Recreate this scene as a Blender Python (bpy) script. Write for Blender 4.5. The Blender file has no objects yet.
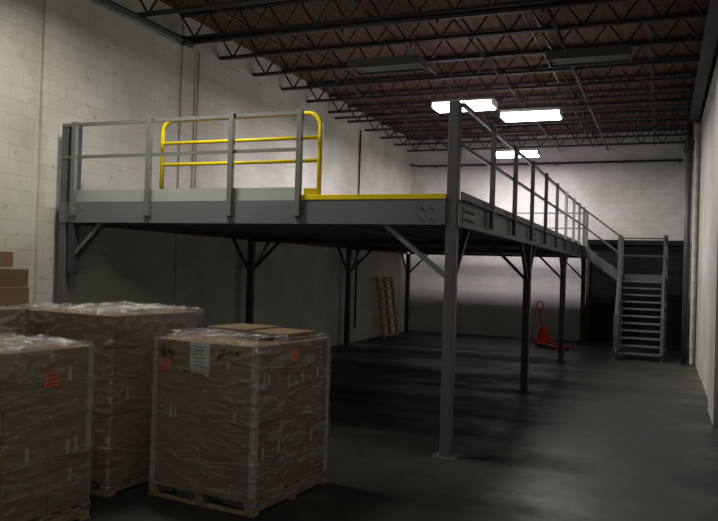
import bpy, bmesh, math, random
from mathutils import Vector, Matrix, noise
random.seed(7)
scn=bpy.context.scene
try:
    scn.view_settings.view_transform='Standard'; scn.view_settings.look='None'
except Exception: pass

# ------------------------------------------------------------ materials
def newmat(name):
    m=bpy.data.materials.new(name); m.use_nodes=True
    nt=m.node_tree; b=nt.nodes['Principled BSDF']
    return m,nt,b
def N(nt,t,**k):
    n=nt.nodes.new(t)
    for a,v in k.items(): setattr(n,a,v)
    return n
def paint(name,col,rough=.5,metal=0.,var=.12,scale=6.,bump=0.0,spec=.5):
    m,nt,b=newmat(name)
    tc=N(nt,'ShaderNodeTexCoord'); no=N(nt,'ShaderNodeTexNoise'); no.inputs['Scale'].default_value=scale; no.inputs['Detail'].default_value=6
    nt.links.new(tc.outputs['Object'],no.inputs['Vector'])
    r=N(nt,'ShaderNodeValToRGB')
    r.color_ramp.elements[0].position=.3; r.color_ramp.elements[1].position=.7
    r.color_ramp.elements[0].color=[c*(1-var) for c in col]+[1]; r.color_ramp.elements[1].color=[min(1,c*(1+var)) for c in col]+[1]
    nt.links.new(no.outputs['Fac'],r.inputs['Fac']); nt.links.new(r.outputs['Color'],b.inputs['Base Color'])
    b.inputs['Roughness'].default_value=rough; b.inputs['Metallic'].default_value=metal
    b.inputs['Specular IOR Level'].default_value=spec
    if bump>0:
        bp=N(nt,'ShaderNodeBump'); bp.inputs['Strength'].default_value=bump; bp.inputs['Distance'].default_value=.02
        nt.links.new(no.outputs['Fac'],bp.inputs['Height']); nt.links.new(bp.outputs['Normal'],b.inputs['Normal'])
    return m
def blockwall(name,axis,col):
    m,nt,b=newmat(name)
    tc=N(nt,'ShaderNodeTexCoord'); sx=N(nt,'ShaderNodeSeparateXYZ'); cb=N(nt,'ShaderNodeCombineXYZ')
    nt.links.new(tc.outputs['Object'],sx.inputs[0])
    nt.links.new(sx.outputs[axis],cb.inputs['X']); nt.links.new(sx.outputs['Z'],cb.inputs['Y'])
    br=N(nt,'ShaderNodeTexBrick'); br.inputs['Scale'].default_value=1.
    br.inputs['Brick Width'].default_value=.4; br.inputs['Row Height'].default_value=.2; br.inputs['Mortar Size'].default_value=.006
    br.inputs['Mortar Smooth'].default_value=.6
    br.inputs['Color1'].default_value=[c*1.0 for c in col]+[1]; br.inputs['Color2'].default_value=[c*.95 for c in col]+[1]
    br.inputs['Mortar'].default_value=[c*.84 for c in col]+[1]
    nt.links.new(cb.outputs[0],br.inputs['Vector'])
    no=N(nt,'ShaderNodeTexNoise'); no.inputs['Scale'].default_value=.7; no.inputs['Detail'].default_value=8; no.inputs['Roughness'].default_value=.6
    nt.links.new(tc.outputs['Object'],no.inputs['Vector'])
    r=N(nt,'ShaderNodeValToRGB'); r.color_ramp.elements[0].position=.32; r.color_ramp.elements[1].position=.62
    r.color_ramp.elements[0].color=(.74,.725,.68,1); r.color_ramp.elements[1].color=(1,1,1,1)
    nt.links.new(no.outputs['Fac'],r.inputs['Fac'])
    mx=N(nt,'ShaderNodeMixRGB',blend_type='MULTIPLY'); mx.inputs['Fac'].default_value=1
    nt.links.new(br.outputs['Color'],mx.inputs['Color1']); nt.links.new(r.outputs['Color'],mx.inputs['Color2'])
    n2=N(nt,'ShaderNodeTexNoise'); n2.inputs['Scale'].default_value=9; n2.inputs['Detail'].default_value=4
    nt.links.new(tc.outputs['Object'],n2.inputs['Vector'])
    r2=N(nt,'ShaderNodeValToRGB'); r2.color_ramp.elements[0].position=.24; r2.color_ramp.elements[1].position=.34
    r2.color_ramp.elements[0].color=(.65,.63,.59,1); r2.color_ramp.elements[1].color=(1,1,1,1)
    nt.links.new(n2.outputs['Fac'],r2.inputs['Fac'])
    m2=N(nt,'ShaderNodeMixRGB',blend_type='MULTIPLY'); m2.inputs['Fac'].default_value=1
    nt.links.new(mx.outputs[0],m2.inputs['Color1']); nt.links.new(r2.outputs['Color'],m2.inputs['Color2'])
    nt.links.new(m2.outputs[0],b.inputs['Base Color'])
    b.inputs['Roughness'].default_value=.7
    bp=N(nt,'ShaderNodeBump'); bp.inputs['Strength'].default_value=.45; bp.inputs['Distance'].default_value=.008; bp.invert=True
    nt.links.new(br.outputs['Fac'],bp.inputs['Height']); nt.links.new(bp.outputs['Normal'],b.inputs['Normal'])
    return m
def concrete():
    m,nt,b=newmat('dark_concrete')
    tc=N(nt,'ShaderNodeTexCoord'); no=N(nt,'ShaderNodeTexNoise'); no.inputs['Scale'].default_value=.8; no.inputs['Detail'].default_value=10; no.inputs['Roughness'].default_value=.7
    nt.links.new(tc.outputs['Object'],no.inputs['Vector'])
    r=N(nt,'ShaderNodeValToRGB'); r.color_ramp.elements[0].position=.34; r.color_ramp.elements[1].position=.66
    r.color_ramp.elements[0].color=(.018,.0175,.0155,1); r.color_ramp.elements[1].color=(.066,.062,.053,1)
    nt.links.new(no.outputs['Fac'],r.inputs['Fac'])
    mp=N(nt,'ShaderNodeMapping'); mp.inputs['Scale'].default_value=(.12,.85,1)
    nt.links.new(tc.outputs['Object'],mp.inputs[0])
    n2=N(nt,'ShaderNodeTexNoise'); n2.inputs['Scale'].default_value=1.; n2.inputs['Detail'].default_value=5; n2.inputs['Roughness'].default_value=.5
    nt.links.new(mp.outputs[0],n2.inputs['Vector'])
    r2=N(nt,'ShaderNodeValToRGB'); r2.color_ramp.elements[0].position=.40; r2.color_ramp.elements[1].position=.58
    r2.color_ramp.elements[0].color=(.42,.42,.42,1); r2.color_ramp.elements[1].color=(1.15,1.15,1.12,1)  # crosswise stretched noise: shadow and light bands painted into the floor colour
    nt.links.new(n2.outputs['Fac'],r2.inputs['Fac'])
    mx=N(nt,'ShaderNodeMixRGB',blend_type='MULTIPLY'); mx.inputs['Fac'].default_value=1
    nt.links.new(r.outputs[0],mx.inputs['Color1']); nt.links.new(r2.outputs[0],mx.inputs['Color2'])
    nt.links.new(mx.outputs[0],b.inputs['Base Color'])
    ad=N(nt,'ShaderNodeMath',operation='ADD'); nt.links.new(n2.outputs['Fac'],ad.inputs[0]); nt.links.new(no.outputs['Fac'],ad.inputs[1])
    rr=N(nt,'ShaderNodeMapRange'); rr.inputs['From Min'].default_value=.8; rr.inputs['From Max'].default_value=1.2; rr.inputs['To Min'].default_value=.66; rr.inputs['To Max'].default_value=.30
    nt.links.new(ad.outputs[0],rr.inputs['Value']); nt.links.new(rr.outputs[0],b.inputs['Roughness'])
    b.inputs['Specular IOR Level'].default_value=.35
    return m
def deckwood():
    m,nt,b=newmat('roof_deck_brown')
    tc=N(nt,'ShaderNodeTexCoord'); wv=N(nt,'ShaderNodeTexWave',bands_direction='X'); wv.inputs['Scale'].default_value=1.6; wv.inputs['Distortion'].default_value=.2
    nt.links.new(tc.outputs['Object'],wv.inputs['Vector'])
    r=N(nt,'ShaderNodeValToRGB'); r.color_ramp.elements[0].color=(.078,.033,.018,1); r.color_ramp.elements[1].color=(.125,.054,.030,1)
    nt.links.new(wv.outputs['Fac'],r.inputs['Fac']); nt.links.new(r.outputs[0],b.inputs['Base Color'])
    b.inputs['Roughness'].default_value=.85
    return m
def wrapmat(name='stretch_wrap',lo=.08,hi=.7,sc=(2.,2.,7.),white=.38,rough=.2,det=5,f0=.44,f1=.72):
    m=bpy.data.materials.new(name); m.use_nodes=True; nt=m.node_tree; nt.nodes.clear()
    out=N(nt,'ShaderNodeOutputMaterial'); tr=N(nt,'ShaderNodeBsdfTransparent'); mixg=N(nt,'ShaderNodeMixShader')
    gl=N(nt,'ShaderNodeBsdfGlossy'); gl.inputs['Roughness'].default_value=rough; gl.inputs['Color'].default_value=(.85,.87,.9,1)
    df=N(nt,'ShaderNodeBsdfDiffuse'); df.inputs['Color'].default_value=(.42,.42,.42,1); mg=N(nt,'ShaderNodeMixShader'); mg.inputs[0].default_value=white
    nt.links.new(gl.outputs[0],mg.inputs[1]); nt.links.new(df.outputs[0],mg.inputs[2])
    tc=N(nt,'ShaderNodeTexCoord'); mp=N(nt,'ShaderNodeMapping'); mp.inputs['Scale'].default_value=sc; mp.inputs['Rotation'].default_value=(.35,.3,.2)
    no=N(nt,'ShaderNodeTexNoise'); no.inputs['Scale'].default_value=1.6; no.inputs['Detail'].default_value=det; no.inputs['Roughness'].default_value=.6; no.inputs['Distortion'].default_value=1.6
    nt.links.new(tc.outputs['Object'],mp.inputs[0]); nt.links.new(mp.outputs[0],no.inputs['Vector'])
    r=N(nt,'ShaderNodeMapRange'); r.inputs['From Min'].default_value=f0; r.inputs['From Max'].default_value=f1; r.inputs['To Min'].default_value=lo; r.inputs['To Max'].default_value=hi
    nt.links.new(no.outputs['Fac'],r.inputs['Value']); nt.links.new(r.outputs[0],mixg.inputs[0])
    bp=N(nt,'ShaderNodeBump'); bp.inputs['Strength'].default_value=1.; bp.inputs['Distance'].default_value=.04
    nt.links.new(no.outputs['Fac'],bp.inputs['Height']); nt.links.new(bp.outputs[0],gl.inputs['Normal']); nt.links.new(bp.outputs[0],df.inputs['Normal'])
    nt.links.new(tr.outputs[0],mixg.inputs[1]); nt.links.new(mg.outputs[0],mixg.inputs[2]); nt.links.new(mixg.outputs[0],out.inputs[0])
    return m
def emit(name,col,s):
    m=bpy.data.materials.new(name); m.use_nodes=True; nt=m.node_tree; nt.nodes.clear()
    o=N(nt,'ShaderNodeOutputMaterial'); e=N(nt,'ShaderNodeEmission'); e.inputs[0].default_value=(*col,1); e.inputs[1].default_value=s
    nt.links.new(e.outputs[0],o.inputs[0]); return m

M={}
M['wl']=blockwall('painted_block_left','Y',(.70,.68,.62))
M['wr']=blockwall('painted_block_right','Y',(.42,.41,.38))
M['wb']=blockwall('painted_block_back','X',(.66,.65,.61))
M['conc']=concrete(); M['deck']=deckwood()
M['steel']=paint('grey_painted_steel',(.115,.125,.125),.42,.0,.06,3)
M['steel_rail']=paint('light_grey_rail_steel',(.18,.185,.18),.4,.1,.06,3)
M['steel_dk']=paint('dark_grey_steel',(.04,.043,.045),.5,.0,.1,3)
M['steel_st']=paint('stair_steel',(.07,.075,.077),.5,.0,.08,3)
M['fascia']=paint('fascia_steel',(.15,.17,.178),.4,.0,.06,1.5)
M['toe']=paint('toe_board_light',(.40,.43,.40),.5,.0,.06,2)
M['yellow']=paint('safety_yellow',(.90,.68,.004),.4,.0,.04,3)
M['joist']=paint('roof_joist_steel',(.032,.028,.025),.6,.0,.2,3)
M['pipe']=paint('black_pipe',(.03,.028,.027),.5,.0,.15,3)
M['galv']=paint('galvanised_underside',(.14,.145,.145),.45,.2,.15,3)
M['cb']=[paint('cardboard_a',(.235,.15,.088),.8,.0,.1,5,.08),paint('cardboard_b',(.21,.134,.078),.8,.0,.1,5,.08),paint('cardboard_c',(.25,.162,.098),.8,.0,.1,5,.08)]
M['tape']=paint('packing_tape',(.27,.185,.115),.3,.0,.05,8)
M['wood']=paint('pallet_wood',(.26,.175,.10),.8,.0,.25,9,.15)
M['wood2']=paint('pale_pallet_wood',(.40,.29,.16),.8,.0,.2,9,.15)
M['white']=paint('paper_label',(.60,.61,.61),.6,.0,.04,5)
M['smalllab']=paint('small_carton_label',(.42,.40,.36),.6,.0,.04,5)
M['orange']=paint('orange_label',(.85,.12,.03),.6,.0,.05,5)
M['ink']=paint('black_marker',(.012,.012,.012),.6)
M['edge']=paint('edge_protector',(.36,.34,.30),.6,.0,.1,6)
M['red']=paint('red_enamel',(.62,.03,.03),.35,.0,.05,5)
M['rub']=paint('black_rubber',(.02,.02,.02),.7)
M['blk']=paint('black_door_metal',(.011,.012,.013),.7,.0,.2,2,0,.2)
M['wht']=paint('white_column_paint',(.50,.49,.46),.6,.0,.12,2)
M['wrap']=wrapmat(); M['wraptop']=wrapmat('loose_film',.08,.66,(4,4,4),.38,.16,6,.48,.78)
M['lampw']=emit('fluorescent_lens_cool',(1,.78,1.0),14); M['lampg']=emit('fluorescent_lens_warm',(1,1,.80),12)
M['reflector']=paint('fixture_white_enamel',(.6,.6,.6),.4)
M['fix_off']=paint('unlit_fixture',(.10,.09,.085),.5)

# ------------------------------------------------------------ mesh builder
class Bld:
    def __init__(s): s.bm=bmesh.new(); s.mats=[]
    def mi(s,m):
        if m not in s.mats: s.mats.append(m)
        return s.mats.index(m)
    def box(s,c,sz,m,R=None,bev=0):
        r=bmesh.ops.create_cube(s.bm,size=1.0); vs=r['verts']
        for v in vs:
            p=Vector((v.co.x*sz[0],v.co.y*sz[1],v.co.z*sz[2]))
            if R is not None: p=R@p
            v.co=p+Vector(c)
        fs=set(f for v in vs for f in v.link_faces); i=s.mi(m)
        for f in fs: f.material_index=i
        if bev>0:
            es=list(set(e for v in vs for e in v.link_edges))
            rb=bmesh.ops.bevel(s.bm,geom=es,offset=bev,segments=1,affect='EDGES',profile=.5)
            for f in rb['faces']: f.material_index=i
    def mm(s,a,b,m,bev=0):
        s.box([(a[k]+b[k])/2 for k in range(3)],[abs(b[k]-a[k]) for k in range(3)],m,None,bev)
    def bar(s,p,q,w,h,m,up=(0,0,1)):
        p=Vector(p);q=Vector(q);d=q-p;L=d.length;d.normalize();u=Vector(up)
        if abs(d.dot(u))>.98: u=Vector((0,1,0))
        x=d.cross(u).normalized(); z=x.cross(d).normalized()
        R=Matrix((x,d,z)).transposed()
        s.box((p+q)/2,(w,L,h),m,R)
    def cyl(s,p,q,r,m,n=12,r2=None):
        p=Vector(p);q=Vector(q);d=q-p;L=d.length
        R=d.to_track_quat('Z','Y').to_matrix().to_4x4(); T=Matrix.Translation((p+q)/2)@R
        o=bmesh.ops.create_cone(s.bm,cap_ends=True,segments=n,radius1=r,radius2=r if r2 is None else r2,depth=L,matrix=T)
        i=s.mi(m)
        for f in set(f for v in o['verts'] for f in v.link_faces):
            f.material_index=i
            if len(f.verts)==4: f.smooth=True
    def tube(s,pts,r,m,n=10):
        pts=[Vector(p) for p in pts]
        rings=[];prev=None
        for k,p in enumerate(pts):
            t=(pts[min(k+1,len(pts)-1)]-pts[max(k-1,0)]).normalized()
            if prev is None:
                a=Vector((0,0,1)) if abs(t.z)<.9 else Vector((0,1,0))
                x=t.cross(a).normalized()
            else: x=(prev-t*prev.dot(t)).normalized()
            prev=x; y=t.cross(x)
            rings.append([s.bm.verts.new(p+r*(math.cos(2*math.pi*j/n)*x+math.sin(2*math.pi*j/n)*y)) for j in range(n)])
        i=s.mi(m)
        for a,b in zip(rings,rings[1:]):
            for j in range(n):
                f=s.bm.faces.new((a[j],a[(j+1)%n],b[(j+1)%n],b[j])); f.material_index=i; f.smooth=True
        for rg in (rings[0],rings[-1]):
            try: f=s.bm.faces.new(rg); f.material_index=i
            except Exception: pass
    def done(s,name,loc=(0,0,0),rz=0,parent=None):
        bmesh.ops.recalc_face_normals(s.bm,faces=s.bm.faces)
        me=bpy.data.meshes.new(name); s.bm.to_mesh(me); s.bm.free()
        for m in s.mats: me.materials.append(m)
        o=bpy.data.objects.new(name,me); scn.collection.objects.link(o)
        o.location=loc; o.rotation_euler=(0,0,rz)
        if parent: o.parent=parent
        return o
def empty(name,loc=(0,0,0),rz=0):
    e=bpy.data.objects.new(name,None); scn.collection.objects.link(e); e.location=loc; e.rotation_euler=(0,0,rz); e.empty_display_size=.1; return e

H=2.9; W=5.6; S=5.17; XL=-5.85; XR=3.0; YB=16.35; YF=-12.; ZC=6.55
# ------------------------------------------------------------ room
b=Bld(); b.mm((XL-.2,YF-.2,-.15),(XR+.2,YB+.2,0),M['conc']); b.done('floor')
b=Bld(); b.mm((XL-.2,YF-.2,ZC),(XR+.2,YB+.2,ZC+.1),M['deck']); b.done('ceiling')
b=Bld(); b.mm((XL-.2,YF,0),(XL,YB,ZC),M['wl'])
b.mm((XL,2.93,0),(XL+.03,3.2,ZC-.03),M['wl'])
b.mm((XL,-.30,0),(XL+.05,.02,ZC-.03),M['wl']); b.done('wall_left')
b=Bld(); b.mm((XL-.2,YB,0),(XR+.2,YB+.2,ZC),M['wb']); b.done('wall_back')
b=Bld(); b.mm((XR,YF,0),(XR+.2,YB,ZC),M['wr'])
b.mm((XR-.12,11.6,0),(XR,12.1,ZC-.6),M['wl'],0)
b.mm((XR-.07,3.6,0),(XR,4.9,5.2),M['wht'])
b.done('wall_right')
b=Bld(); b.mm((XL-.2,YF-.2,0),(XR+.2,YF,ZC),M['wb']); b.done('wall_front')

b=Bld()
b.mm((.05,YB-.05,0),(2.85,YB-.002,3.08),M['blk'])
for k in range(20): b.mm((.1,YB-.058,.01+k*.153),(2.8,YB-.05,.15+k*.153),M['blk'],.003)
b.mm((.0,YB-.12,0),(.1,YB-.002,3.15),M['steel_dk']); b.mm((2.8,YB-.12,0),(2.88,YB-.002,3.15),M['steel_dk']); b.mm((0,YB-.22,3.05),(2.88,YB-.002,3.2),M['blk'])
b.done('door_1')

# ------------------------------------------------------------ roof joists
b=Bld()
y=-11.2
zt,zb=6.5,6.08
while y<16.2:
    for z in (zt,zb):
        b.bar((XL,y-.035,z),(XR,y-.035,z),.03,.05,M['joist']); b.bar((XL,y+.035,z),(XR,y+.035,z),.03,.05,M['joist'])
    n=15; dx=(XR-XL)/n
    for k in range(n):
        x0=XL+k*dx
        b.bar((x0,y,zt),(x0+dx/2,y,zb),.03,.03,M['joist']); b.bar((x0+dx/2,y,zb),(x0+dx,y,zt),.03,.03,M['joist'])
    y+=1.28
for x in (-4.4,-2.2,.1,1.9):
    b.bar((x,YF,zb+.05),(x,YB,zb+.05),.03,.03,M['joist']); b.bar((x+.02,YF,zt-.08),(x+.02,YB,zt-.08),.03,.03,M['joist'])
b.done('steel_roof_joists')
b=Bld()
b.bar((XR-.18,YF,5.88),(XR-.18,YB,5.88),.2,.03,M['steel_dk']); b.bar((XR-.18,YF,6.05),(XR-.18,YB,6.05),.03,.32,M['steel_dk'])
b.done('roof_girder')

b=Bld()
b.tube([(-5.66,-11.9,6.0),(-5.66,2.8,6.0)],.045,M['pipe'])
b.cyl((-5.66,2.7,6.0),(-5.66,2.95,6.0),.07,M['pipe']); b.tube([(-5.8,2.87,6.0),(2.95,2.87,6.0)],.045,M['pipe'])
for x in (-4.6,-3,-1.4,.2,1.8):
    b.cyl((x,2.87,6.0),(x,2.87,6.2),.012,M['pipe'],6); b.cyl((x+.3,2.87,5.9),(x+.3,2.87,6.0),.02,M['pipe'],6)
b.done('sprinkler_pipe')
b=Bld(); b.tube([(-5.78,9.5,5.97),(2.7,9.5,5.97)],.03,M['pipe']); b.tube([(.55,3.1,6.02),(.55,16.3,6.02)],.03,M['pipe']); b.tube([(-.9,3.1,6.02),(-.9,16.3,6.02)],.018,M['pipe'])
b.done('electrical_conduit')
b=Bld(); b.tube([(-5.72,15.75,5.62),(-5.55,16.15,5.62),(2.7,16.15,5.62)],.035,M['pipe'])
for x in (-5,-3,-1,1,2.6): b.mm((x-.02,16.13,5.56),(x+.02,16.349,5.6),M['pipe'])
b.done('heating_pipe')
b=Bld(); b.tube([(XL+.04,11.4,.4),(XL+.04,11.4,6.0)],.025,M['pipe']); b.tube([(XL+.04,3.4,3.0),(XL+.04,3.4,6.0)],.018,M['wht']); b.done('vertical_conduit')

# ------------------------------------------------------------ light fixtures
def fixture(loc,lamp,power,col,lit=True,l=1.3,w=.5):
    b=Bld(); x,y,z=loc
    body=M['reflector'] if lit else M['fix_off']
    b.mm((x-l/2,y-w/2,z+.08),(x+l/2,y+w/2,z+.13),body)
    for s in (-1,1):
        b.mm((x+s*l/2-.01,y-w/2,z-.02),(x+s*l/2+.01,y+w/2,z+.13),body)
        b.cyl((x+s*l*.4,y,z+.13),(x+s*l*.4,y,6.1),.006,M['pipe'],6)
    if lit:
        b.mm((x-l/2+.012,y-w/2+.01,z-.05),(x+l/2-.012,y+w/2-.01,z+.079),lamp,.03)
    else:
        for s in (-1,1): b.mm((x-l/2,y+s*w/2-.01,z-.03),(x+l/2,y+s*w/2+.01,z+.13),body)
        for k in range(4):
            yy=y-w/2+w*(k+.5)/4; b.cyl((x-l/2+.03,yy,z+.03),(x+l/2-.03,yy,z+.03),.02,M['edge'],8)
    o=b.done('fluorescent_light_fixture')
    if lit:
        ld=bpy.data.lights.new('fixture_light','AREA'); ld.shape='RECTANGLE'; ld.size=l-.1; ld.size_y=w-.1; ld.energy=power; ld.color=col; ld.spread=math.radians(180)
        lo=bpy.data.objects.new('fixture_light',ld); scn.collection.objects.link(lo); lo.location=(x,y,z-.06); lo.parent=o
    return o
cool=(1,.94,.98); warm=(1,.97,.87)
fixture((-1.8,7.4,5.6),M['lampw'],290,cool)
fixture((-.6,8.75,5.6),M['lampg'],240,warm)
fixture((-1.9,14.15,5.6),M['lampw'],190,cool)
fixture((-2.4,4.2,5.65),None,0,None,False)
fixture((1.0,4.6,5.65),None,0,None,False)
fixture((-3.4,-1.2,5.6),M['lampg'],85,warm)
fixture((.4,-6.2,5.6),M['lampg'],42,warm)  # added fixture out of view, brightens carton fronts and mezzanine front

# ------------------------------------------------------------ mezzanine
st,sr,dk,fa=M['steel'],M['steel_rail'],M['steel_dk'],M['fascia']
root=empty('mezzanine_platform')
b=Bld()
PW=.125
for ix,x in enumerate((-W,0)):
    for k in range(4):
        y=S*k
        if k==3: y=15.4
        top=H-.3
        if k==0: top=H+1.1
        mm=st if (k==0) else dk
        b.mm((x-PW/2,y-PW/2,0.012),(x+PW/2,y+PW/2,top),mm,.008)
        b.mm((x-.14,y-.14,0),(x+.14,y+.14,.014),mm)
        for sx in (-1,1):
            for sy in (-1,1): b.cyl((x+sx*.1,y+sy*.1,.014),(x+sx*.1,y+sy*.1,.035),.013,M['galv'],6)
b.mm((-W+.10,-.06,1.9),(-W+.20,.06,H+1.09),dk,.006)
b.done('columns',parent=root)
b=Bld()
def chan(p,q,z0,z1,out,m):
    p=Vector(p);q=Vector(q);o=Vector(out)*.04
    b.bar((p.x,p.y,(z0+z1)/2),(q.x,q.y,(z0+z1)/2),.012,z1-z0,m)
    for z in (z0+.006,z1-.006): b.bar((p.x+o.x,p.y+o.y,z),(q.x+o.x,q.y+o.y,z),.085,.012,m)
chan((-W-.05,-.075,0),(.0-.065,-.075,0),H-.29,H-.005,(0,1,0),fa)
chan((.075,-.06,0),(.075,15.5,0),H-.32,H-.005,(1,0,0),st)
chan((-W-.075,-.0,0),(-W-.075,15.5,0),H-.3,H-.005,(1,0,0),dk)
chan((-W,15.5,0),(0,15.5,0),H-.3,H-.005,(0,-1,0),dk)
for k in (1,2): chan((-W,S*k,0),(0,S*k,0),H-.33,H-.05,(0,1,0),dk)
yy=.6
while yy<15.3:
    chan((-W+.02,yy,0),(.03,yy,0),H-.24,H-.05,(0,1,0),M['galv']); yy+=.62
for xx in (-3.7,-1.85): b.bar((xx,0,H-.26),(xx,15.4,H-.26),.05,.03,dk)
for y0 in (.12,S-.35,2*S-.35):
    b.mm((.081,y0,H-.27),(.09,y0+.55,H-.06),st)
    for i in range(5):
        for z in (H-.22,H-.12): b.cyl((.09,y0+.06+i*.108,z),(.108,y0+.06+i*.108,z),.014,M['galv'],6)
for x0 in (-W+.25,-.35):
    for i in range(2):
        for z in (H-.22,H-.1): b.cyl((x0+i*.12,-.08,z),(x0+i*.12,-.098,z),.012,M['galv'],6)
b.done('floor_frame_beams',parent=root)
b=Bld()
b.mm((-W-.03,-.03,H-.02),(.03,15.48,H),M['galv'])
xx=-W
while xx<-.05:
    b.mm((xx,.0,H-.055),(xx+.07,15.45,H-.02),M['galv']); xx+=.15
b.done('decking',parent=root)
b=Bld()
b.bar((-.82,.0,H-.28),(-.05,.0,H-.88),.06,.05,sr); b.bar((-W+.66,.0,H-.28),(-W+.05,.0,H-.86),.06,.05,st)
for x in (-W,0):
    for k in (0,1,2,3):
        y=S*k if k<3 else 15.4
        if k<3: b.bar((x,y+.72,H-.3),(x,y+.05,H-.95),.05,.05,dk)
        if k>0: b.bar((x,y-.72,H-.3),(x,y-.05,H-.95),.05,.05,dk)
        if k>0:
            s=1 if x<-1 else -1
            b.bar((x+s*.66,y,H-.3),(x+s*.05,y,H-.9),.05,.05,dk)
b.done('knee_braces',parent=root)
b=Bld()
yf=-.11
fx=[-5.38,-4.12,-2.86,-1.9]
for x in fx:
    b.mm((x-.035,yf-.03,H-.2),(x+.035,yf+.03,H+1.1),sr,.004)
    b.mm((x-.05,yf+.0,H-.2),(x+.05,yf+.032,H-.03),sr)
b.bar((-W,yf+.05,H+1.07),(fx[-1],yf+.05,H+1.07),.04,.045,sr); b.bar((-W,yf+.05,H+.62),(fx[-1],yf+.05,H+.62),.035,.04,sr)
def siderail(x,s,ys,m):
    for y in ys:
        b.mm((x+s*.02-.03,y-.035,H-.25),(x+s*.02+.03,y+.035,H+1.1),m,.004)
    b.bar((x-s*.03,0,H+1.07),(x-s*.03,ys[-1],H+1.07),.04,.045,m)
    b.bar((x-s*.03,0,H+.6),(x-s*.03,ys[-1],H+.6),.035,.04,m)
siderail(.115,1,[1.45,3.05,4.65,6.25,7.85,9.45,11.05,12.4,13.65],st)
b.mm((.06,.1,H),(.075,13.6,H+.1),st)
b.mm((.0,15.45,H),(.06,15.5,H+1.1),st); b.mm((-W-.06,15.45,H),(-W,15.5,H+1.1),st)
for z in (1.07,.6): b.bar((-W,15.47,H+z),(.03,15.47,H+z),.04,.045,st)
b.mm((.05,14.9,H),(.1,14.95,H+1.1),st)
for z in (1.07,.6): b.bar((.07,14.9,H+z),(.07,15.45,H+z),.04,.045,st)
b.done('guardrail',parent=root)
b=Bld(); b.mm((-W+.12,-.045,H),(-1.9,-.03,H+.16),M['toe']); b.done('toe_board',parent=root)
b=Bld(); b.mm((-1.9,-.09,H-.002),(-.06,.12,H+.06),M['yellow'],.005); b.done('yellow_edge_plate',parent=root)

g=Bld(); ye=M['yellow']; gx0,gx1,gy=-4.15,-1.78,.22; zt_=H+1.12; R=.17
def arc(cx,cz,a0,a1,r,n=7): return [(cx+r*math.cos(math.radians(a0+(a1-a0)*i/n)),gy,cz+r*math.sin(math.radians(a0+(a1-a0)*i/n))) for i in range(n+1)]
pts=[(gx0,gy,H+.004)]+arc(gx0+R,zt_-R,180,90,R)+arc(gx1-R,zt_-R,90,0,R)+[(gx1,gy,H+.004)]
g.tube(pts,.030,ye)
for z in (.81,.52): g.tube([(gx0,gy,H+z),(gx1,gy,H+z)],.024,ye)
g.mm((gx1-.2,gy-.02,H+.052),(gx1+.02,gy+.02,H+.17),ye); g.mm((gx0-.06,gy-.06,H),(gx0+.06,gy+.06,H+.012),ye); g.mm((gx1-.25,gy-.06,H),(gx1+.06,gy+.06,H+.053),ye)
g.done('yellow_safety_gate')

# ------------------------------------------------------------ staircase
root=empty('metal_staircase')
sx0,sx1=1.2,2.2; zl=2.15; ytop,ybot=13.7,11.55; m=M['steel_st']
b=Bld()
b.mm((sx0-.1,ytop,zl-.04),(sx1+.1,15.2,zl),m)
for x in (sx0-.1,sx1+.1): b.bar((x,ytop,zl-.12),(x,15.2,zl-.12),.04,.2,m)
for y in (ytop,15.2): b.bar((sx0-.1,y,zl-.12),(sx1+.1,y,zl-.12),.04,.2,m)
for x in (sx0-.1,sx1+.1):
    for y in (ytop+.02,15.16):
        b.mm((x-.045,y-.045,0),(x+.045,y+.045,zl+1.08),m); b.mm((x-.1,y-.1,0),(x+.1,y+.1,.012),m)
for z in (1.06,.55):
    b.bar((sx1+.1,ytop,zl+z),(sx1+.1,15.18,zl+z),.04,.04,m); b.bar((sx0-.1,15.18,zl+z),(sx1+.1,15.18,zl+z),.04,.04,m)
b.done('landing',parent=root)
b=Bld()
n=12
for x in (sx0-.02,sx1+.02): b.bar((x,ybot-.05,.1),(x,ytop,zl-.02),.03,.24,m)
for k in range(1,n):
    z=zl*k/n; y=ybot+(ytop-ybot)*(k-.5)/n
    b.mm((sx0,y-.02,z-.035),(sx1,y+.24,z),M['steel'])
b.done('lower_flight',parent=root)
b=Bld()
for x in (sx0-.05,sx1+.05):
    b.mm((x-.03,ybot-.03,0),(x+.03,ybot+.03,1.12),m)
    mid=((ybot+ytop)/2,zl/2); b.mm((x-.025,mid[0]-.025,mid[1]-.1),(x+.025,mid[0]+.025,mid[1]+1.05),m)
    b.bar((x,ybot,1.1),(x,ytop,zl+1.06),.045,.045,m); b.bar((x,ybot,.6),(x,ytop,zl+.55),.035,.035,m)
    b.bar((x,ybot-.3,1.1),(x,ybot,1.1),.04,.04,m); b.bar((x,ybot-.3,1.1),(x,ybot-.3,.6),.04,.04,m,(0,1,0)); b.bar((x,ybot-.3,.6),(x,ybot,.6),.035,.035,m)
b.done('handrails',parent=root)
b=Bld()
for y in (13.75,14.85):
    b.bar((.1,y,H-.1),(sx0-.1,y,zl-.08),.03,.24,m)
    for z in (1.07,.58):
        b.bar((.1,y,H+z),(sx0-.12,y,zl+z),.04,.04,m)
    b.mm((.1,y-.025,H-.2),(.15,y+.025,H+1.08),m)
for k in range(1,4): 
    x=.12+.95*k/4; z=H-(H-zl)*k/4
    b.mm((x-.1,13.76,z-.03),(x+.13,14.84,z),M['steel'])
b.done('upper_flight',parent=root)

b=Bld(); b.cyl((2.74,11.35,.02),(2.74,11.35,5.86),.07,M['steel_dk'],16); b.mm((2.6,11.2,0),(2.88,11.5,.02),M['steel_dk']); b.mm((2.6,11.25,5.82),(2.95,11.45,5.87),M['steel_dk']); b.done('roof_support_column')

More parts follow.
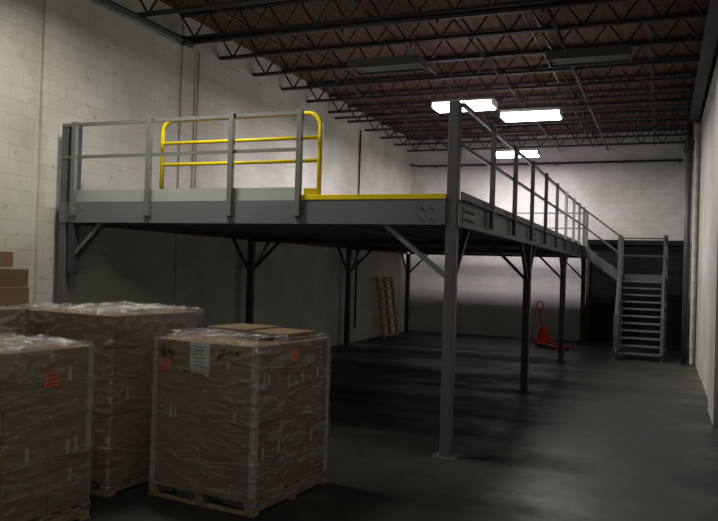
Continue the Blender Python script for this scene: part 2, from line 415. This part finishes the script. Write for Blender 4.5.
# ------------------------------------------------------------ wood pallets
def palletgeom(b,w,d,h=.13,z0=0):
    for k in range(3):
        x=-w/2+.05+(w-.1)*k/2
        b.mm((x-.035,-d/2,z0+.02),(x+.035,d/2,z0+h-.02),M['wood'])
    for k in range(7):
        y=-d/2+.05+(d-.1)*k/6; b.mm((-w/2,y-.045,z0+h-.02),(w/2,y+.045,z0+h),M['wood'])
    for k in range(3):
        y=-d/2+.05+(d-.1)*k/2; b.mm((-w/2,y-.045,z0),(w/2,y+.045,z0+.02),M['wood'])
b=Bld(); wd2=M['wood2']
for k in range(3):
    y=-.62+1.24*k/2; b.mm((-.04,y-.05,0),(.04,y+.05,1.85),wd2)
for k in range(7):
    z=.08+k*.28; b.mm((.04,-.68,z-.035),(.062,.68,z+.035),wd2)
    if k%3==0: b.mm((-.062,-.68,z-.035),(-.04,.68,z+.035),wd2)
o=b.done('wooden_pallet',(-5.47,13.5,.012)); o.rotation_euler=(0,-.14,0)

b=Bld(); rd=M['red']
for s in (-1,1):
    b.mm((s*.2-.08,-1.15,.06),(s*.2+.08,.02,.11),rd,.01)
    b.cyl((s*.2-.04,-1.0,.04),(s*.2+.04,-1.0,.04),.04,M['rub'],12)
    b.cyl((s*.09-.03,.2,.09),(s*.09+.03,.2,.09),.09,M['rub'],14)
b.mm((-.28,-.02,.06),(.28,.1,.2),rd,.01)
b.bar((-.22,.06,.18),(-.04,.1,.55),.06,.06,rd,(0,1,0)); b.bar((.22,.06,.18),(.04,.1,.55),.06,.06,rd,(0,1,0))
b.mm((-.13,.0,.2),(.13,.12,.36),rd); b.mm((-.07,.03,.36),(.07,.14,.58),rd); b.cyl((0,.15,.12),(0,.15,.6),.05,rd)
b.cyl((0,.17,.5),(0,.3,1.05),.02,rd)
b.tube([(0,.3,1.03),(-.09,.315,1.08),(-.1,.33,1.2),(-.05,.345,1.26),(.05,.345,1.26),(.1,.33,1.2),(.09,.315,1.08),(0,.3,1.03)],.018,rd)
b.done('pallet_jack',(-.92,14.0,0.0),math.radians(35))

# ------------------------------------------------------------ carton pallets
def cartons(b,x0,x1,y0,y1,z0,z1,nx,ny,nz,jit=.006):
    dx=(x1-x0)/nx; dy=(y1-y0)/ny; dz=(z1-z0)/nz
    for k in range(nz):
        for i in range(nx):
            for j in range(ny):
                jx,jy=[random.uniform(-jit,jit) for _ in range(2)]
                mt=random.choice(M['cb'])
                a=(x0+i*dx+.002+jx,y0+j*dy+.002+jy,z0+k*dz+.001); c=(x0+(i+1)*dx-.002+jx,y0+(j+1)*dy-.002+jy,z0+(k+1)*dz-.001)
                b.mm(a,c,mt,.005)
                cx=(a[0]+c[0])/2
                b.mm((cx-.025,a[1]-.0012,c[2]-.07),(cx+.025,c[1]+.0012,c[2]+.001),M['tape'])
def wrap_shell(name,w,d,z0,z1,par,amp=.010):
    bm=bmesh.new(); n=34; nz=34
    per=[]
    for i in range(n): per.append((-w/2+w*i/n,-d/2))
    for i in range(n): per.append((w/2,-d/2+d*i/n))
    for i in range(n): per.append((w/2-w*i/n,d/2))
    for i in range(n): per.append((-w/2,d/2-d*i/n))
    rings=[]
    for k in range(nz+1):
        z=z0+(z1-z0)*k/nz; ring=[]
        for (x,y) in per:
            l=math.hypot(x,y); q=noise.noise(Vector((x*4,y*4,z*9)))*amp+noise.noise(Vector((x*9+5,y*9,z*18)))*amp*.5
            e=amp*1.0+q
            sc=1+e/l
            ring.append(bm.verts.new((x*sc,y*sc,z+(noise.noise(Vector((x*5,y*5,3)))*.03 if k in(0,) else 0))))
        rings.append(ring)
    for a,c in zip(rings,rings[1:]):
        for j in range(len(per)):
            f=bm.faces.new((a[j],a[(j+1)%len(per)],c[(j+1)%len(per)],c[j])); f.smooth=True
    inn=[]
    for s,zz in ((.97,.025),(.9,.008),(.84,.015),(.76,.008)):
        r2=[]
        for (x,y) in per:
            q=noise.noise(Vector((x*9,y*9,s*9)))
            r2.append(bm.verts.new((x*(s+q*.06),y*(s+q*.06),z1+zz+abs(q)*.05)))
        inn.append(r2)
    allr=[rings[-1]]+inn
    for a,c in zip(allr,allr[1:]):
        for j in range(len(per)):
            f=bm.faces.new((a[j],a[(j+1)%len(per)],c[(j+1)%len(per)],c[j])); f.smooth=False; f.material_index=1
    me=bpy.data.meshes.new(name); bm.to_mesh(me); bm.free(); me.materials.append(M['wrap']); me.materials.append(M['wraptop'])
    o=bpy.data.objects.new(name,me); scn.collection.objects.link(o); o.parent=par
def film_top(name,x0,x1,y0,y1,z,par,h=.05):
    bm=bmesh.new(); n=34; g=[[None]*(n+1) for _ in range(n+1)]
    for i in range(n+1):
        for j in range(n+1):
            u=i/n;v=j/n; x=x0+(x1-x0)*u;y=y0+(y1-y0)*v
            ex=noise.noise(Vector((u*6,v*6,5)))*.05
            q=noise.noise(Vector((x*6,y*6,z)))*.6+noise.noise(Vector((x*16,y*16,z)))*.4
            g[i][j]=bm.verts.new((x+q*.03+ex*(abs(u-.5)*2),y-q*.03+ex*(abs(v-.5)*2),z+.004+h*abs(q)*1.4))
    for i in range(n):
        for j in range(n):
            bm.faces.new((g[i][j],g[i+1][j],g[i+1][j+1],g[i][j+1]))
    me=bpy.data.meshes.new(name); bm.to_mesh(me); bm.free(); me.materials.append(M['wraptop'])
    o=bpy.data.objects.new(name,me); scn.collection.objects.link(o); o.parent=par
def hang_film(name,pts,par):
    bm=bmesh.new(); n=10; cols=[]
    for i,(x,y,za,zb_) in enumerate(pts):
        col=[]
        for k in range(n+1):
            t=k/n; q=noise.noise(Vector((x*9,y*9,t*4)))
            col.append(bm.verts.new((x+q*.02,y+q*.02,za+(zb_-za)*t)))
        cols.append(col)
    for a,c in zip(cols,cols[1:]):
        for k in range(n): bm.faces.new((a[k],c[k],c[k+1],a[k+1]))
    me=bpy.data.meshes.new(name); bm.to_mesh(me); bm.free(); me.materials.append(M['wraptop'])
    o=bpy.data.objects.new(name,me); scn.collection.objects.link(o); o.parent=par
def stickers(b,w,d,items):
    for f,u,z,ww,hh,m in items:
        if f=='f': b.mm((-w/2+u-ww/2,-d/2-.008,z-hh/2),(-w/2+u+ww/2,-d/2-.0015,z+hh/2),m)
        else: b.mm((w/2+.0015,-d/2+u-ww/2,z-hh/2),(w/2+.008,-d/2+u+ww/2,z+hh/2),m)
def stroke(b,w,d,f,pts,r=.009):
    if f=='f': P=[(-w/2+u,-d/2-.006,z) for u,z in pts]
    else: P=[(w/2+.006,-d/2+u,z) for u,z in pts]
    b.tube(P,r,M['ink'],6)
A=math.radians(-6)
wm,om,ik,sl=M['white'],M['orange'],M['ink'],M['smalllab']
w,d=1.13,1.2
r=empty('wrapped_carton_pallet',(-1.40,-2.09,0),A)
b=Bld(); palletgeom(b,w+.03,d+.03); b.done('pallet',parent=r)
b=Bld()
cartons(b,-w/2,w/2,-d/2,d/2,.132,1.41,2,3,2)
b.mm((-.46,.0,1.412),(.02,.54,1.49),M['cb'][1],.006); b.mm((.03,.02,1.412),(.46,.52,1.475),M['cb'][0],.006); b.mm((-.05,-.12,1.412),(.42,-.02,1.45),M['ink'],.004)
b.done('cartons',parent=r)
b=Bld()
stickers(b,w,d,[('f',.53,1.27,.21,.27,wm),('f',.13,1.18,.13,.10,om),('f',.84,1.24,.03,.09,sl),('f',.22,.79,.025,.13,sl),('f',.27,.78,.02,.1,sl),('f',.92,.80,.03,.1,sl),
 ('r',.58,1.29,.12,.10,om),('r',.12,1.12,.035,.12,sl),('r',.18,1.12,.03,.1,sl),('r',.5,1.06,.03,.12,sl),('r',.72,1.08,.035,.12,sl),('r',.98,1.1,.03,.1,sl),('r',.36,.52,.03,.12,sl),('r',.9,.52,.03,.12,sl),('r',.12,.5,.03,.1,sl)])
for k in range(6): b.mm((-w/2+.46,-d/2-.0095,1.37-k*.033-.003),(-w/2+.60-.02*(k%3),-d/2-.008,1.37-k*.033+.003),ik)
for k in range(3): b.mm((-w/2+.085,-d/2-.0095,1.21-k*.03-.004),(-w/2+.175,-d/2-.008,1.21-k*.03+.004),ik)
stroke(b,w,d,'f',[(.07,1.34),(.10,1.37),(.13,1.34),(.10,1.29),(.14,1.27),(.17,1.31)],.011); stroke(b,w,d,'f',[(.18,1.36),(.2,1.3),(.24,1.33),(.21,1.25)],.011)
stroke(b,w,d,'f',[(.74,1.36),(.74,1.28)]); stroke(b,w,d,'f',[(.74,1.36),(.80,1.36)]); stroke(b,w,d,'f',[(.74,1.32),(.79,1.32)])
stroke(b,w,d,'f',[(.89,1.36),(.84,1.36),(.84,1.33),(.88,1.32),(.88,1.29),(.83,1.28)]); stroke(b,w,d,'f',[(.97,1.36),(.92,1.36),(.92,1.33),(.96,1.32),(.96,1.29),(.91,1.28)])
for sx,sy in ((1,-1),(1,1),(-1,-1)):
    x=sx*w/2; y=sy*d/2
    b.mm((x-sx*.05,y+sy*.001,.14),(x+sx*.004,y+sy*.005,1.42),M['edge']); b.mm((x+sx*.001,y-sy*.05,.14),(x+sx*.005,y+sy*.004,1.42),M['edge'])
b.done('labels_and_edge_boards',parent=r)
wrap_shell('stretch_wrap',w+.016,d+.016,.06,1.415,r,.012)
film_top('loose_film',-.5,.52,-.55,.0,1.455,r,.04)
w,d=1.18,1.2
r=empty('wrapped_carton_pallet',(-2.83,-2.2,0),A)
b=Bld(); palletgeom(b,w+.03,d+.03); b.done('pallet',parent=r)
b=Bld(); cartons(b,-w/2,w/2,-d/2,d/2,.132,1.60,2,2,5,.010); b.done('cartons',parent=r)
b=Bld(); stickers(b,w,d,[('r',.2,.9,.03,.12,sl),('r',.5,.9,.03,.1,sl),('f',.7,1.3,.03,.12,sl)]); b.done('labels',parent=r)
wrap_shell('stretch_wrap',w+.024,d+.024,.06,1.605,r,.020); film_top('loose_film',-.45,.55,-.5,.58,1.61,r,.08)
hang_film('hanging_film',[(.64,-.5+.09*i,1.66,1.36+.07*math.sin(i*1.7)) for i in range(12)],r)
r=empty('wrapped_carton_pallet',(-2.72,-3.9,0),A)
b=Bld(); palletgeom(b,w+.03,d+.03); b.done('pallet',parent=r)
b=Bld(); cartons(b,-w/2,w/2,-d/2,d/2,.132,1.40,2,3,3,.008); b.done('cartons',parent=r)
b=Bld(); stickers(b,w,d,[('r',.80,1.17,.13,.11,om),('r',.97,1.2,.03,.12,sl),('r',1.05,.62,.03,.12,sl),('r',.97,.62,.03,.12,sl),('r',.6,.62,.03,.12,sl),('r',1.0,.4,.03,.1,sl),('r',.3,.7,.03,.12,sl)])
for k in range(3): b.mm((w/2+.008,-d/2+.755,1.2-k*.03-.004),(w/2+.0095,-d/2+.845,1.2-k*.03+.004),ik)
x=w/2;y=d/2
b.mm((x+.001,y-.05,.14),(x+.005,y+.004,1.41),M['edge']); b.done('labels_and_edge_boards',parent=r)
wrap_shell('stretch_wrap',w+.02,d+.02,.06,1.405,r,.018); film_top('loose_film',-.58,.56,-.56,.56,1.405,r,.07)
hang_film('hanging_film',[(.64,-.5+.1*i,1.43,1.24+.08*math.sin(i*1.3)) for i in range(8)],r)
w,d=1.05,1.05
r=empty('wrapped_carton_pallet',(-4.38,-2.55,0),math.radians(-3))
b=Bld(); palletgeom(b,w+.03,d+.03); b.done('pallet',parent=r)
b=Bld(); cartons(b,-w/2,w/2,-d/2,d/2,.132,1.58,2,2,4,.008)
cartons(b,-w/2,.30,-.45,.45,1.60,1.98,2,2,2,.012); cartons(b,-w/2,.08,-.4,.42,1.99,2.16,1,2,1,.01)
b.done('cartons',parent=r)
wrap_shell('stretch_wrap',w+.016,d+.016,.06,1.582,r,.012)

# ------------------------------------------------------------ world + camera
wd=bpy.data.worlds.new('world'); scn.world=wd; wd.use_nodes=True
bg=wd.node_tree.nodes['Background']; bg.inputs[0].default_value=(.6,.65,.7,1); bg.inputs[1].default_value=.02
f,yaw,pit,rol=748.5,-.385,.01,.03
cy,sy,cp,sp=math.cos(yaw),math.sin(yaw),math.cos(pit),math.sin(pit)
fw=Vector((sy*cp,cy*cp,sp)); rr=Vector((cy,-sy,0)); uu=Vector((-sy*sp,-cy*sp,cp))
r2=rr*math.cos(rol)+uu*math.sin(rol); u2=-rr*math.sin(rol)+uu*math.cos(rol)
cd=bpy.data.cameras.new('camera'); cam=bpy.data.objects.new('camera',cd); scn.collection.objects.link(cam)
cd.sensor_width=36; cd.lens=f/718*36; cd.clip_end=100; cd.clip_start=.05
mw=Matrix((r2,u2,-fw)).transposed().to_4x4(); mw.translation=Vector((2.206,-8.216,2.095)); cam.matrix_world=mw
scn.camera=cam
